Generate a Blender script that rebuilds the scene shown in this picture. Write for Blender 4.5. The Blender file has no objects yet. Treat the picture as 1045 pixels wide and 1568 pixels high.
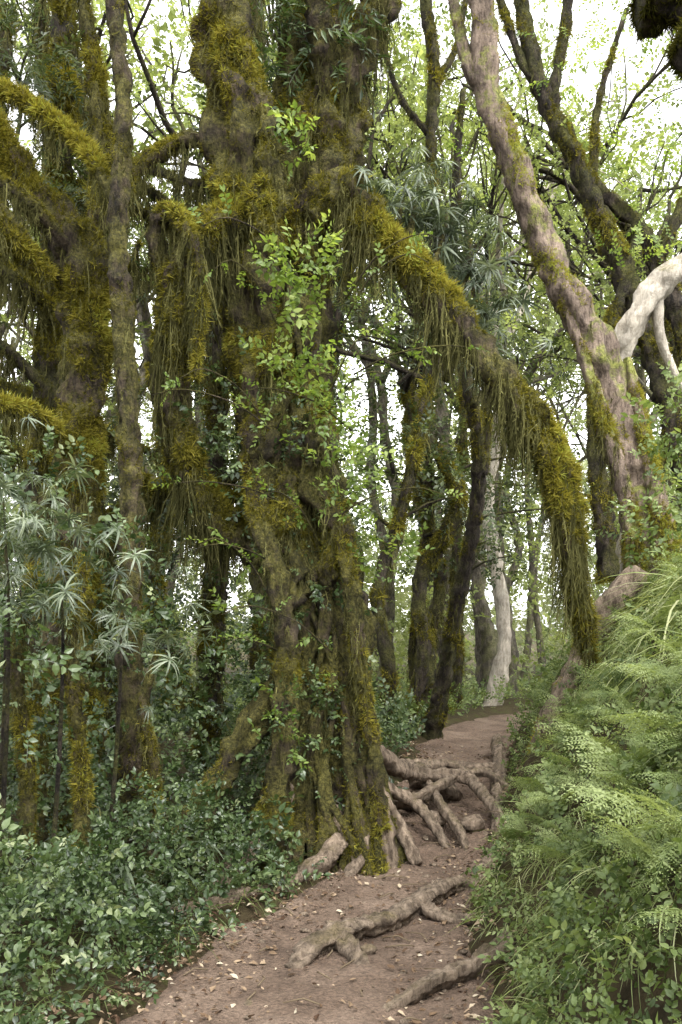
import bpy, math, numpy as np
from mathutils import Vector, noise as mnoise
rng=np.random.default_rng(7)
scene=bpy.context.scene
PI=math.pi
# ------------------------------------------------------------------ materials
def newmat(name):
    m=bpy.data.materials.new(name); m.use_nodes=True
    nt=m.node_tree; nt.nodes.clear()
    out=nt.nodes.new('ShaderNodeOutputMaterial')
    return m,nt,out
def ramp(nt,stops,src=None):
    r=nt.nodes.new('ShaderNodeValToRGB'); e=r.color_ramp.elements
    while len(e)<len(stops): e.new(0.5)
    for el,(p,c) in zip(e,stops):
        el.position=p; el.color=(c[0],c[1],c[2],1)
    if src is not None: nt.links.new(src,r.inputs[0])
    return r
def noise_n(nt,scale,detail=5,vec=None,rough=.6):
    n=nt.nodes.new('ShaderNodeTexNoise'); n.inputs['Scale'].default_value=scale
    n.inputs['Detail'].default_value=detail; n.inputs['Roughness'].default_value=rough
    if vec is not None: nt.links.new(vec,n.inputs['Vector'])
    return n
def leafmat(name,stops,rough=.45,trans=.35,spec=.4,tint=(1.3,1.3,.7)):
    m,nt,out=newmat(name)
    a=nt.nodes.new('ShaderNodeAttribute'); a.attribute_name='rnd'
    r=ramp(nt,stops,a.outputs['Fac'])
    if spec>.15:
        p=nt.nodes.new('ShaderNodeBsdfPrincipled')
        p.inputs['Roughness'].default_value=rough
        p.inputs['Specular IOR Level'].default_value=spec
        nt.links.new(r.outputs[0],p.inputs['Base Color'])
    else:
        p=nt.nodes.new('ShaderNodeBsdfDiffuse'); nt.links.new(r.outputs[0],p.inputs['Color'])
    if trans>0:
        t=nt.nodes.new('ShaderNodeBsdfTranslucent')
        mm=nt.nodes.new('ShaderNodeMix'); mm.data_type='RGBA'; mm.blend_type='MULTIPLY'
        mm.inputs[0].default_value=1; nt.links.new(r.outputs[0],mm.inputs[6]); mm.inputs[7].default_value=(*tint,1)
        nt.links.new(mm.outputs[2],t.inputs[0])
        mx=nt.nodes.new('ShaderNodeMixShader'); mx.inputs[0].default_value=trans
        nt.links.new(p.outputs[0],mx.inputs[1]); nt.links.new(t.outputs[0],mx.inputs[2])
        nt.links.new(mx.outputs[0],out.inputs[0])
    else: nt.links.new(p.outputs[0],out.inputs[0])
    return m
def barkmat(name,bark,bark2,moss,moss2,lo=.45,hi=.6,scale=3.0,lowv=.45):
    m,nt,out=newmat(name)
    geo=nt.nodes.new('ShaderNodeNewGeometry')
    mp=nt.nodes.new('ShaderNodeMapping'); mp.inputs['Scale'].default_value=(1,1,.22)
    nt.links.new(geo.outputs['Position'],mp.inputs[0])
    n1=noise_n(nt,24,7,mp.outputs[0],.72)
    r1=ramp(nt,[(.38,bark),(.62,bark2)],n1.outputs[0])
    n2=noise_n(nt,40,5,geo.outputs['Position'],.75)
    r2=ramp(nt,[(.36,moss),(.64,moss2)],n2.outputs[0])
    n3=noise_n(nt,scale,7,geo.outputs['Position'],.72)
    sp=nt.nodes.new('ShaderNodeSeparateXYZ'); nt.links.new(geo.outputs['Normal'],sp.inputs[0])
    ma=nt.nodes.new('ShaderNodeMath'); ma.operation='MULTIPLY_ADD'; ma.inputs[1].default_value=.12
    nt.links.new(sp.outputs[2],ma.inputs[0]); nt.links.new(n3.outputs[0],ma.inputs[2])
    rf=ramp(nt,[(lo,(0,0,0)),(hi,(1,1,1))],ma.outputs[0])
    mx=nt.nodes.new('ShaderNodeMix'); mx.data_type='RGBA'
    nt.links.new(rf.outputs[0],mx.inputs[0]); nt.links.new(r1.outputs[0],mx.inputs[6]); nt.links.new(r2.outputs[0],mx.inputs[7])
    n4=noise_n(nt,5,4,geo.outputs['Position'],.6); r4=ramp(nt,[(.35,(lowv,lowv,lowv)),(.65,(1.2,1.2,1.2))],n4.outputs[0])
    m4=nt.nodes.new('ShaderNodeMix'); m4.data_type='RGBA'; m4.blend_type='MULTIPLY'; m4.inputs[0].default_value=1
    nt.links.new(mx.outputs[2],m4.inputs[6]); nt.links.new(r4.outputs[0],m4.inputs[7])
    p=nt.nodes.new('ShaderNodeBsdfPrincipled'); p.inputs['Roughness'].default_value=.85
    p.inputs['Specular IOR Level'].default_value=.2
    nt.links.new(m4.outputs[2],p.inputs['Base Color'])
    b=nt.nodes.new('ShaderNodeBump'); b.inputs['Strength'].default_value=1; b.inputs['Distance'].default_value=.07 if lowv<.6 else .025
    ad=nt.nodes.new('ShaderNodeMath'); ad.operation='MULTIPLY_ADD'; ad.inputs[1].default_value=1.4
    nt.links.new(n1.outputs[0],ad.inputs[0]); nt.links.new(n2.outputs[0],ad.inputs[2])
    nt.links.new(ad.outputs[0],b.inputs['Height']); nt.links.new(b.outputs[0],p.inputs['Normal'])
    nt.links.new(p.outputs[0],out.inputs[0])
    return m
M_bark=barkmat('mossy_bark',(.02,.016,.011),(.14,.105,.07),(.034,.035,.01),(.19,.17,.045),.4,.54)
M_barkd=barkmat('dark_bark',(.016,.013,.01),(.095,.074,.056),(.032,.034,.01),(.13,.125,.035),.43,.59)
M_barkr=barkmat('smooth_bark',(.08,.058,.045),(.28,.215,.165),(.07,.075,.018),(.26,.27,.07),.53,.63,3.0,.6)
M_pale=barkmat('pale_bark',(.32,.28,.22),(.60,.54,.45),(.12,.12,.05),(.25,.22,.1),.62,.78,3.0,.7)
M_root=barkmat('root_bark',(.085,.062,.044),(.31,.24,.175),(.07,.055,.025),(.18,.14,.08),.6,.76,3.0,.62)
M_bgb_haze=barkmat('background_bark_haze_tint',(.07,.06,.047),(.22,.19,.15),(.10,.10,.045),(.22,.21,.11),.45,.6)  # paler bark: distance haze painted into the trunk colour
M_moss=leafmat('moss',[(0,(.03,.032,.008)),(.45,(.12,.11,.02)),(.8,(.255,.222,.04)),(1,(.29,.32,.06))],.9,.35,.1,(1.15,1.13,.6))
M_hang=leafmat('hanging_moss',[(0,(.02,.02,.009)),(.5,(.07,.068,.026)),(1,(.19,.18,.07))],.9,.35,.1,(1.1,1.12,.7))
M_shrub=leafmat('shrub_leaves',[(0,(.017,.031,.011)),(.5,(.05,.08,.026)),(.9,(.125,.165,.065)),(1,(.22,.25,.13))],.36,.3,.5)
M_bright=leafmat('bright_leaves',[(0,(.06,.10,.02)),(.6,(.16,.225,.05)),(1,(.29,.35,.10))],.4,.5,.45)
M_fern=leafmat('fern_leaves',[(0,(.045,.07,.02)),(.5,(.125,.17,.055)),(1,(.28,.33,.14))],.5,.4,.35)
M_strap=leafmat('strap_leaves',[(0,(.035,.05,.028)),(.6,(.10,.125,.075)),(1,(.22,.25,.17))],.4,.3,.5)
M_dark=leafmat('dark_canopy_leaves',[(0,(.02,.03,.012)),(.6,(.055,.075,.028)),(1,(.13,.16,.06))],.4,.4,.4)
M_bg_haze=leafmat('background_leaves_haze_tint',[(0,(.09,.11,.045)),(.5,(.20,.24,.10)),(1,(.36,.41,.19))],.5,.5,.1)  # leaf colours lightened to paint in hazy depth
M_bgd_haze=leafmat('far_leaves_haze_tint',[(0,(.14,.16,.11)),(.5,(.26,.29,.19)),(1,(.40,.43,.30))],.5,.5,.1)  # palest, greyed leaves: mist at the far end is put into the colour
M_grass=leafmat('grass_blades',[(0,(.07,.1,.025)),(.6,(.18,.22,.07)),(1,(.40,.42,.22))],.4,.4,.4)
M_litter=leafmat('leaf_litter',[(0,(.05,.03,.02)),(.5,(.14,.095,.06)),(.85,(.28,.21,.14)),(1,(.42,.37,.28))],.7,.1,.1,(1,1,1))
M_twig=leafmat('twig_bark',[(0,(.05,.035,.02)),(1,(.19,.15,.1))],.8,0,.1)
def groundmat():
    m,nt,out=newmat('forest_soil')
    geo=nt.nodes.new('ShaderNodeNewGeometry')
    n=noise_n(nt,6,8,geo.outputs['Position'],.7); n2=noise_n(nt,60,6,geo.outputs['Position'],.7)
    r=ramp(nt,[(.3,(.02,.016,.009)),(.5,(.055,.042,.022)),(.65,(.05,.055,.016)),(.8,(.1,.09,.035))],n.outputs[0])
    p=nt.nodes.new('ShaderNodeBsdfPrincipled'); p.inputs['Roughness'].default_value=.95; p.inputs['Specular IOR Level'].default_value=.1
    nt.links.new(r.outputs[0],p.inputs['Base Color'])
    b=nt.nodes.new('ShaderNodeBump'); b.inputs['Strength'].default_value=1; b.inputs['Distance'].default_value=.03
    nt.links.new(n2.outputs[0],b.inputs['Height']); nt.links.new(b.outputs[0],p.inputs['Normal'])
    nt.links.new(p.outputs[0],out.inputs[0]); return m
def pathmat():
    m,nt,out=newmat('trodden_dirt')
    geo=nt.nodes.new('ShaderNodeNewGeometry')
    n=noise_n(nt,2.2,8,geo.outputs['Position'],.65); n2=noise_n(nt,45,8,geo.outputs['Position'],.75)
    v=nt.nodes.new('ShaderNodeTexVoronoi'); v.inputs['Scale'].default_value=70; nt.links.new(geo.outputs['Position'],v.inputs['Vector'])
    r=ramp(nt,[(.3,(.085,.06,.044)),(.48,(.155,.11,.08)),(.7,(.235,.175,.132))],n.outputs[0])
    r2=ramp(nt,[(.35,(.5,.5,.5)),(.65,(1.25,1.22,1.2))],n2.outputs[0])
    mx=nt.nodes.new('ShaderNodeMix'); mx.data_type='RGBA'; mx.blend_type='MULTIPLY'; mx.inputs[0].default_value=1
    nt.links.new(r.outputs[0],mx.inputs[6]); nt.links.new(r2.outputs[0],mx.inputs[7])
    p=nt.nodes.new('ShaderNodeBsdfPrincipled'); p.inputs['Roughness'].default_value=.9; p.inputs['Specular IOR Level'].default_value=.2
    nt.links.new(mx.outputs[2],p.inputs['Base Color'])
    ad=nt.nodes.new('ShaderNodeMath'); ad.operation='MULTIPLY_ADD'; ad.inputs[1].default_value=-.5
    nt.links.new(v.outputs['Distance'],ad.inputs[0]); nt.links.new(n2.outputs[0],ad.inputs[2])
    b=nt.nodes.new('ShaderNodeBump'); b.inputs['Strength'].default_value=.9; b.inputs['Distance'].default_value=.03
    nt.links.new(ad.outputs[0],b.inputs['Height']); nt.links.new(b.outputs[0],p.inputs['Normal'])
    nt.links.new(p.outputs[0],out.inputs[0]); return m
M_ground=groundmat(); M_path=pathmat()
# ------------------------------------------------------------------ mesh helpers
def make_obj(name,V,loops,totals,mat,rnd=None,smooth=False,parent=None):
    me=bpy.data.meshes.new(name)
    V=np.ascontiguousarray(V,dtype=np.float32)
    me.vertices.add(len(V)); me.vertices.foreach_set('co',V.ravel())
    me.loops.add(len(loops)); me.loops.foreach_set('vertex_index',np.ascontiguousarray(loops,dtype=np.int32))
    starts=np.concatenate([[0],np.cumsum(totals)[:-1]]).astype(np.int32)
    me.polygons.add(len(totals)); me.polygons.foreach_set('loop_start',starts)
    me.polygons.foreach_set('use_smooth',np.full(len(totals),smooth,dtype=bool))
    if rnd is not None:
        a=me.attributes.new('rnd','FLOAT','POINT'); a.data.foreach_set('value',np.ascontiguousarray(rnd,dtype=np.float32))
    me.update(calc_edges=True)
    me.materials.append(mat)
    o=bpy.data.objects.new(name,me); scene.collection.objects.link(o)
    if parent: o.parent=parent
    return o
class Bag:
    def __init__(s): s.V=[];s.L=[];s.T=[];s.R=[];s.n=0
    def raw(s,V,L,T,R=None):
        s.V.append(V);s.L.append(np.asarray(L)+s.n);s.T.append(np.asarray(T));s.n+=len(V)
        s.R.append(np.full(len(V),.5) if R is None else R)
    def inst(s,tpl,pos,R,sc,rnd):
        tv,tl,tt,tr=tpl; n=len(pos)
        if n==0: return
        sc=np.asarray(sc)
        if sc.ndim==1: sc=np.repeat(sc[:,None],3,1)
        v=tv[None]*sc[:,None,:]
        V=np.einsum('nij,nkj->nki',R,v)+pos[:,None,:]
        k=len(tv)
        L=(tl[None]+(np.arange(n)*k)[:,None]).ravel()
        T=np.tile(tt,n)
        rr=np.clip(rnd[:,None]+tr[None],0,1).ravel()
        s.raw(V.reshape(-1,3),L,T,rr)
    def build(s,name,mat,smooth=False,parent=None):
        if not s.V: return None
        return make_obj(name,np.concatenate(s.V),np.concatenate(s.L),np.concatenate(s.T),mat,np.concatenate(s.R),smooth,parent)
def tpl_join(parts):
    V=[];L=[];T=[];R=[];n=0
    for v,l,t,r in parts:
        V.append(v);L.append(l+n);T.append(t);R.append(r);n+=len(v)
    return np.concatenate(V),np.concatenate(L),np.concatenate(T),np.concatenate(R)
def unit(v): return v/np.maximum(np.linalg.norm(v,axis=-1,keepdims=True),1e-9)
def frames(d,hint=None,r=None):
    r=r or rng
    d=unit(np.asarray(d,float))
    if hint is None: hint=r.normal(size=d.shape)
    X=unit(np.cross(d,np.broadcast_to(hint,d.shape))); Z=np.cross(X,d)
    return np.stack([X,d,Z],axis=2)
def rdir(n): return unit(rng.normal(size=(n,3)))
def leaf_lo(w=.3,fold=.08):
    v=np.array([(0,0,0),(w,.45,fold),(0,1,-.06),(-w,.45,fold),(0,.5,0)],float)
    return v,np.array([0,1,2,4,0,4,2,3]),np.array([4,4]),np.zeros(5)
def leaf_hi(w=.3,fold=.07,droop=.15):
    v=np.array([(0,0,0),(w*.8,.25,fold),(0,.27,0),(-w*.8,.25,fold),(w*.95,.55,fold*.8-droop*.3),(0,.58,-droop*.3),(-w*.95,.55,fold*.8-droop*.3),(0,1,-droop)],float)
    return v,np.array([0,1,2,0,2,3, 1,4,5,2, 2,5,6,3, 4,7,5, 5,7,6]),np.array([3,3,4,4,3,3]),np.zeros(8)
def xf(t,R,s,p,dr=0):
    v,l,tt,r=t
    return (v*s)@R.T+p,l,tt,r+dr
def strip(pts,w,r=0.):
    pts=np.array(pts,float); n=len(pts); w=np.broadcast_to(w,(n,))
    V=np.zeros((2*n,3)); V[0::2]=pts; V[1::2]=pts; V[0::2,0]-=w/2; V[1::2,0]+=w/2
    L=[];T=[]
    for i in range(n-1): L+= [2*i,2*i+1,2*i+3,2*i+2];T.append(4)
    return V,np.array(L),np.array(T),np.full(2*n,r)
def sprig(nl,ll,lw,seed,hi=False,spread=1.0,rstem=-.5):
    r=np.random.default_rng(seed); parts=[]
    def stem(t): return np.array([.12*math.sin(2.5*t+seed),t,.15*math.sin(2*t)-.15*t*t])
    parts.append(strip([stem(t) for t in np.linspace(0,1,4)],[.018,.014,.01,.006],rstem))
    base=leaf_hi(lw,.07,.2) if hi else leaf_lo(lw)
    for i in range(nl):
        t=.12+.88*i/(nl-1); side=1 if i%2 else -1
        a=side*(.5+.9*r.random())*spread*(1 if i<nl-2 else .35)
        d=np.array([math.sin(a),math.cos(a)*.8,r.normal()*.35])
        R=frames(d[None],np.array([[r.normal()*.35,r.normal()*.3,1.0]]))[0]
        parts.append(xf(base,R,ll*(.55+.75*r.random()),stem(t),r.normal()*.12))
    return tpl_join(parts)
SPR=[sprig(11,.2,.3,i) for i in range(5)]
SPRH=[sprig(10,.25,.3,i+20,True) for i in range(6)]
SPRN=[sprig(14,.26,.13,i+40) for i in range(4)]
SPRB=[sprig(15,.2,.32,i+60,spread=1.3) for i in range(5)]
def put(bag,tpls,pos,d,sc,rnd,hint=None):
    n=len(pos); idx=rng.integers(0,len(tpls),n); R=frames(d,hint)
    for k in range(len(tpls)):
        m=idx==k; bag.inst(tpls[k],pos[m],R[m],sc[m],rnd[m])
def rosette(n,seed,w=.05):
    r=np.random.default_rng(seed); parts=[]
    for i in range(n):
        a=2*PI*i/n+r.normal()*.3; el=.9*r.random()+.1; dr=.5+.7*r.random()
        pts=[(0,t,el*t*.6-dr*t*t) for t in np.linspace(0,1,5)]
        s=strip(pts,np.array([.4,1,.9,.6,.05])*w,r.normal()*.15)
        R=np.array([[math.cos(a),-math.sin(a),0],[math.sin(a),math.cos(a),0],[0,0,1]])
        parts.append(xf(s,R,.6+.5*r.random(),np.array([0,0,r.random()*.3])))
    return tpl_join(parts)
ROS=[rosette(18,i,.1) for i in range(4)]
GRS=[rosette(14,i+9,.022) for i in range(4)]
def putz(bag,tpls,pos,sc,rnd,tilt=.25):
    n=len(pos); idx=rng.integers(0,len(tpls),n); a=rng.random(n)*2*PI
    up=unit(np.concatenate([rng.normal(size=(n,2))*tilt,np.ones((n,1))],1)); R=frames(np.cross(up,np.stack([np.cos(a),np.sin(a),0*a],1)),up)
    for k in range(len(tpls)):
        m=idx==k; bag.inst(tpls[k],pos[m],R[m],sc[m],rnd[m])
def frond(seed,npn=15,nl=8):
    r=np.random.default_rng(seed); parts=[]; cu=r.uniform(.4,.75); sw=r.normal()*.1
    def rach(t): return np.array([sw*t*t+.03*math.sin(3*t+seed),t*.96,.35*t-cu*t*t])
    parts.append(strip([rach(t) for t in np.linspace(0,1,8)],np.linspace(.014,.004,8),-.3))
    lf=(np.array([(0,0,0),(.22,.4,.03),(0,1,-.05),(-.22,.4,.03)],float),np.array([0,1,2,3]),np.array([4]),np.zeros(4))
    for i in range(npn):
        t=.2+.79*i/(npn-1); P=rach(t); tan=unit(rach(min(t+.02,1.02))-rach(t))
        L=(.34*(1-t)**.7*min(1,(t-.08)*4)+.015)*(.8+.35*r.random())
        for side in (-1,1):
            dirn=unit(np.array([side*.92,0,-.35*r.random()])+tan*.5)
            m=max(2,int(nl*L/.24))
            for j in range(m):
                q=(j+.3)/m; Q=P+dirn*L*q+np.array([0,0,-.18*L*q*q*2])
                ls=L*.25*(1-q*.7)+.006
                for s2 in (-1,1):
                    dd=unit(dirn*.8+tan*s2*.65+np.array([0,0,r.normal()*.25]))
                    R=frames(dd[None],np.array([[r.normal()*.25,0,1.]]))[0]
                    parts.append(xf(lf,R,ls,Q,r.normal()*.08))
            parts.append(xf(lf,frames(dirn[None],np.array([[0,0,1.]]))[0],L*.18,P+dirn*L*.92))
    return tpl_join(parts)
FRO=[frond(i,15,10) for i in range(6)]
FROL=[frond(i+9,12,5) for i in range(4)]
def tuft(seed,nb=6):
    r=np.random.default_rng(seed); V=[];L=[];k=0
    for i in range(nb):
        a=2*PI*r.random(); t=.3+r.random()*.9; h=.4+.6*r.random(); w=.1
        b=np.array([math.cos(a),0,math.sin(a)])*.35*r.random(); tip=np.array([math.cos(a)*t,h,math.sin(a)*t])
        pr=np.array([-math.sin(a),0,math.cos(a)])*w
        V+=[b+pr,b-pr,tip]; L+=[k,k+1,k+2]; k+=3
    rr=np.tile([-.12,-.12,.12],nb)
    return np.array(V),np.array(L),np.full(nb,3),rr
TUF=[tuft(i) for i in range(6)]
def strand(seed):
    r=np.random.default_rng(seed); parts=[]
    for k in range(2):
        ox,oz=r.normal(size=2)*1.5; ln=.5+.5*r.random()
        w0=r.normal(size=2)*1.5
        ax=lambda t:np.array([ox+w0[0]*math.sin(t*5+seed)*1.2+w0[1]*t,t*ln,oz+w0[1]*math.sin(t*6+k)*1.2])
        parts.append(strip([ax(t) for t in np.linspace(0,1,5)],np.array([1,1.1,.9,.6,.1]),r.normal()*.1))
        for j in range(5):
            t=r.uniform(.1,.95); p=ax(t); s=r.choice([-1,1])
            tip=p+np.array([s*r.uniform(1.5,4),r.uniform(.04,.12),r.normal()*2])
            parts.append((np.array([p,p+[0,.03,0],tip]),np.array([0,1,2]),np.array([3]),np.full(3,.1)))
    return tpl_join(parts)
STR=[strand(i) for i in range(8)]
# ------------------------------------------------------------------ tubes
def catmull(P,step):
    P=np.array(P,float); Q=np.vstack([2*P[0]-P[1],P,2*P[-1]-P[-2]]); out=[]
    for i in range(1,len(Q)-2):
        p0,p1,p2,p3=Q[i-1:i+3]
        n=max(1,int(np.linalg.norm(p2[:3]-p1[:3])/step))
        t=np.arange(n)[:,None]/n
        out.append(.5*((2*p1)+(-p0+p2)*t+(2*p0-5*p1+4*p2-p3)*t**2+(-p0+3*p1-3*p2+p3)*t**3))
    out.append(P[-1:]); S=np.vstack(out); S[:,3]=np.maximum(S[:,3],.003); return S
def tube(bag,P,step=.06,sides=14,rough=.12,ridge=.06,seed=0,fine=True):
    S=catmull(P,step); C=S[:,:3]; r=S[:,3]; n=len(C)
    T=unit(np.gradient(C,axis=0)); X=np.zeros((n,3))
    h=np.array([0,1,0.]) if abs(T[0][1])<.8 else np.array([1,0,0.])
    x=unit(np.cross(T[0],h)); X[0]=x
    for i in range(1,n):
        x=x-T[i]*np.dot(x,T[i]); x=unit(x); X[i]=x
    Y=np.cross(T,X); a=np.arange(sides)*2*PI/sides
    N=X[:,None]*np.cos(a)[None,:,None]+Y[:,None]*np.sin(a)[None,:,None]
    rr=np.ones((n,sides)); ph=np.cumsum(np.full(n,step))
    rs=np.random.default_rng(seed+3)
    p1,p2,p3=rs.random(3)*9
    rr+=ridge*np.sin(3*a[None]+p1+1.3*np.sin(ph*1.1+p2)[:,None])+ridge*.8*np.sin(5*a[None]+p3+1.7*np.sin(ph*.9+p1)[:,None])
    V=C[:,None]+N*(r[:,None]*rr)[:,:,None]
    if fine and rough>0:
        f=1.2/max(.05,float(r.mean()))
        nz=np.array([mnoise.noise(Vector((v[0]*f+seed,v[1]*f,v[2]*f*.6)))+.5*mnoise.noise(Vector((v[0]*f*2.3,v[1]*f*2.3+seed,v[2]*f*1.6))) for v in V.reshape(-1,3)]).reshape(n,sides)
        V=V+N*(r[:,None]*rough*2*nz)[:,:,None]
    else:
        V=V+rs.normal(size=V.shape)*(r*rough*.3)[:,None,None]
    i,j=np.meshgrid(np.arange(n-1),np.arange(sides),indexing='ij'); j2=(j+1)%sides
    L=np.stack([i*sides+j,i*sides+j2,(i+1)*sides+j2,(i+1)*sides+j],2).reshape(-1)
    Tt=np.full((n-1)*sides,4)
    VV=V.reshape(-1,3); VV=np.vstack([VV,C[:1],C[-1:]])
    b0=n*sides; caps=[]
    for k in range(sides): caps+=[b0,(k+1)%sides,k, b0+1,(n-1)*sides+k,(n-1)*sides+(k+1)%sides]
    bag.raw(VV,np.concatenate([L,caps]),np.concatenate([Tt,np.full(2*sides,3)]))
    return dict(C=C,r=r,V=V,N=N,T=T,step=step)
def clumpf(P,f=2.,seed=0):
    return np.sin(P[:,0]*f*2.1+seed)*np.sin(P[:,1]*f*1.7+seed*2)+np.sin(P[:,2]*f*2.6+seed*3+P[:,0]*f)+.6*np.sin(P[:,2]*f*5.3+P[:,0]*f*4.1+seed)+.6*np.sin(P[:,2]*11+P[:,0]*17)*np.sin(P[:,0]*13-P[:,2]*7)
def moss_on(bag,tb,dens,size=.035,up=.5,thr=-.6,rb=.5):
    V=tb['V'];N=tb['N'];n,s=V.shape[:2]
    area=float((tb['r']*2*PI*tb['step']).sum()); cnt=int(area*dens)
    i=rng.choice(n,cnt,p=tb['r']/tb['r'].sum()); j=rng.integers(0,s,cnt)
    i2=np.minimum(i+1,n-1); j2=(j+1)%s; u=rng.random((cnt,1)); v=rng.random((cnt,1))
    P=(V[i,j]*(1-u)+V[i2,j]*u)*(1-v)+(V[i,j2]*(1-u)+V[i2,j2]*u)*v; Nn=N[i,j]
    c=clumpf(P,2.2)+up*Nn[:,2]*2+rng.normal(size=cnt)*.4
    m=c>thr; P=P[m];Nn=Nn[m];c=c[m]; k=len(P)
    sc=size*(.4+rng.random(k)**2)*(.8+.4*np.clip(c-thr,0,2)); rn=np.clip(rb-.15+.16*c+rng.normal(size=k)*.14,0,1)
    put(bag,TUF,P-Nn*.004,unit(Nn+rng.normal(size=(k,3))*.55+np.array([0,0,-.35])),sc,rn)
def hang_on(bag,tb,per_m,lmin,lmax,w=.005,rb=.45,t0=0,t1=1,under=.8):
    C=tb['C'];n=len(C);cnt=int(per_m*n*tb['step']*(t1-t0))
    i=rng.integers(int(t0*(n-1)),max(int(t1*(n-1)),1),cnt)
    a=rng.normal(size=(cnt,3)); a[:,2]=-abs(a[:,2])*under; T=tb['T'][i]; a-=T*(a*T).sum(1,keepdims=True); a=unit(a)
    P=C[i]+a*(tb['r'][i]*.95)[:,None]+T*(rng.random((cnt,1))-.5)*tb['step']
    c=.5+.3*np.sin(P[:,0]*23+P[:,2]*11)*np.sin(P[:,1]*31+P[:,0]*9-P[:,2]*17)+.35*np.sin(P[:,0]*6.3-P[:,2]*4+1)
    keep=rng.random(cnt)<np.clip(c*1.3+.1,.05,1); P=P[keep];a=a[keep];c=c[keep];cnt=len(P)
    ln=(lmin+(lmax-lmin)*np.clip(np.clip(c,0,1)*rng.random(cnt)**1.2*1.3,0,1))
    d=unit(np.array([0,0,-1.])+rng.normal(size=(cnt,3))*.12+a*.1)
    ww=w*(.6+rng.random(cnt)*.9)
    put(bag,STR,P,d,np.stack([ww,ln,ww],1),np.clip(rb+rng.normal(size=cnt)*.22,0,1))
class Tree:
    def __init__(s,name,mat): s.name=name;s.mat=mat;s.b=Bag();s.m=Bag();s.h=Bag();s.l=Bag();s.l2=Bag();s.st=Bag()
    def build(s,lm=None,lm2=None):
        e=bpy.data.objects.new(s.name,None); scene.collection.objects.link(e)
        s.b.build('trunk_and_limbs',s.mat,True,e); s.m.build('moss',M_moss,False,e); s.h.build('hanging_moss',M_hang,False,e)
        s.l.build('leaves',lm or M_dark,False,e); s.l2.build('epiphyte_leaves',lm2 or M_bright,False,e); s.st.build('strap_leaves',M_strap,False,e)
        return e
def blob(bag,tpls,c,rad,n,sc,rb=.5,bias=(0,0,.3),shell=.4,rs=.18):
    d=rdir(n); r=(shell+(1-shell)*rng.random(n))[:,None]
    P=np.array(c)+d*np.array(rad)*r
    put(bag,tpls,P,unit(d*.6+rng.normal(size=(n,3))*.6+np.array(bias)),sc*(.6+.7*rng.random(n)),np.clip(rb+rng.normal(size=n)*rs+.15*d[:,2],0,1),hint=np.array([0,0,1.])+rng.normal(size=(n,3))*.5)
# ------------------------------------------------------------------ terrain
YS=[-10,0,2,4.2,6,7.5,8.5,10,12,13.5,15,18,24,40]
LE=[-4,-2.2,-1.6,-1.05,-.5,.02,.45,.7,1.0,1.4,2.0,3.6,10,30]
RE=[-1.5,.25,.45,.66,.82,1.15,1.42,1.68,2.25,3.0,4.2,7,13,34]
def wav(x,y): return (np.sin(x*1.7+y*.6)*np.sin(y*1.3-x*.5+1)*.5+np.sin(x*4.1+1.2*y)*np.sin(y*3.7-x)*.25+np.sin(x*9+2*y+1)*np.sin(y*8.1-x*3)*.12)
def edges(y):
    w=.05*np.sin(y*3.1)+.035*np.sin(y*7.3+1)
    return np.interp(y,YS,LE)+w,np.interp(y,YS,RE)+.05*np.sin(y*2.7+2)+.03*np.sin(y*8.1)
def gh(x,y):
    x=np.asarray(x,float);y=np.asarray(y,float)
    l,r=edges(y)
    g=np.interp(y,[-20,0,7.5,8.1,8.3,9,9.3,10,12,14,20,40,100,400],[0,0,.0,.12,.2,.28,.37,.42,.50,.58,.62,1.0,3,10])
    s=np.maximum(x-r,0); f=np.interp(y,[10,14,20,40],[1,.55,.3,.2])
    b=3.7*(1-np.exp(-s*.5))*f + .1*np.minimum(s*6,1)*wav(x*1.5,y*1.5)*2
    q=np.maximum(l-x,0); lb=.06*np.minimum(q*8,1)-.04*np.minimum(q,6)+.12*np.minimum(q,1)*wav(x,y)
    inside=(s<=0)&(q<=0)
    pm=np.where(inside,.025*wav(x*1.6,y*1.6)-.04*np.clip(np.minimum(x-l,r-x)*3,0,1),0)
    return g+b+lb+pm
def grid(xs,ys):
    X,Y=np.meshgrid(xs,ys,indexing='ij'); nx,ny=len(xs),len(ys)
    i,j=np.meshgrid(np.arange(nx-1),np.arange(ny-1),indexing='ij')
    L=np.stack([i*ny+j,(i+1)*ny+j,(i+1)*ny+j+1,i*ny+j+1],2).reshape(-1)
    return X,Y,L,np.full((nx-1)*(ny-1),4)
u=np.linspace(-1,1,260); xs=1+np.sinh(u*6.2)/np.sinh(6.2)*300
xs=np.unique(np.concatenate([xs[abs(xs-.5)>5.5],np.linspace(-5,6,260)]))
ys=np.unique(np.concatenate([np.linspace(-60,-2,15),np.linspace(-1.5,16,340),16+np.linspace(0.05,1,70)**2.2*380]))
X,Y,L,T=grid(xs,ys)
make_obj('ground',np.stack([X,Y,gh(X,Y)],2).reshape(-1,3),L,T,M_ground,None,True)
py=np.linspace(-3,17,700); tt=np.linspace(0,1,60)
l,r=edges(py); PX=l[None]-.03+(r-l+.06)[None]*tt[:,None]; PY=np.broadcast_to(py[None],PX.shape)
prof=np.clip(np.minimum(tt,1-tt)*14,0,1)[:,None]
nzv=np.array([mnoise.noise(Vector((a*5,b*5,0)))*.5+mnoise.noise(Vector((a*17,b*17,3)))*.22 for a,b in zip(PX.ravel(),PY.ravel())]).reshape(PX.shape)
PZ=gh(PX,PY)+.05*prof-.02+nzv*.05*prof*np.interp(PY,[0,7,8,12,20],[.7,.9,1.8,1,.6])
_,_,L,T=grid(tt,py)
make_obj('dirt_path',np.stack([PX,PY,PZ],2).reshape(-1,3),L,T,M_path,None,True)
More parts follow.
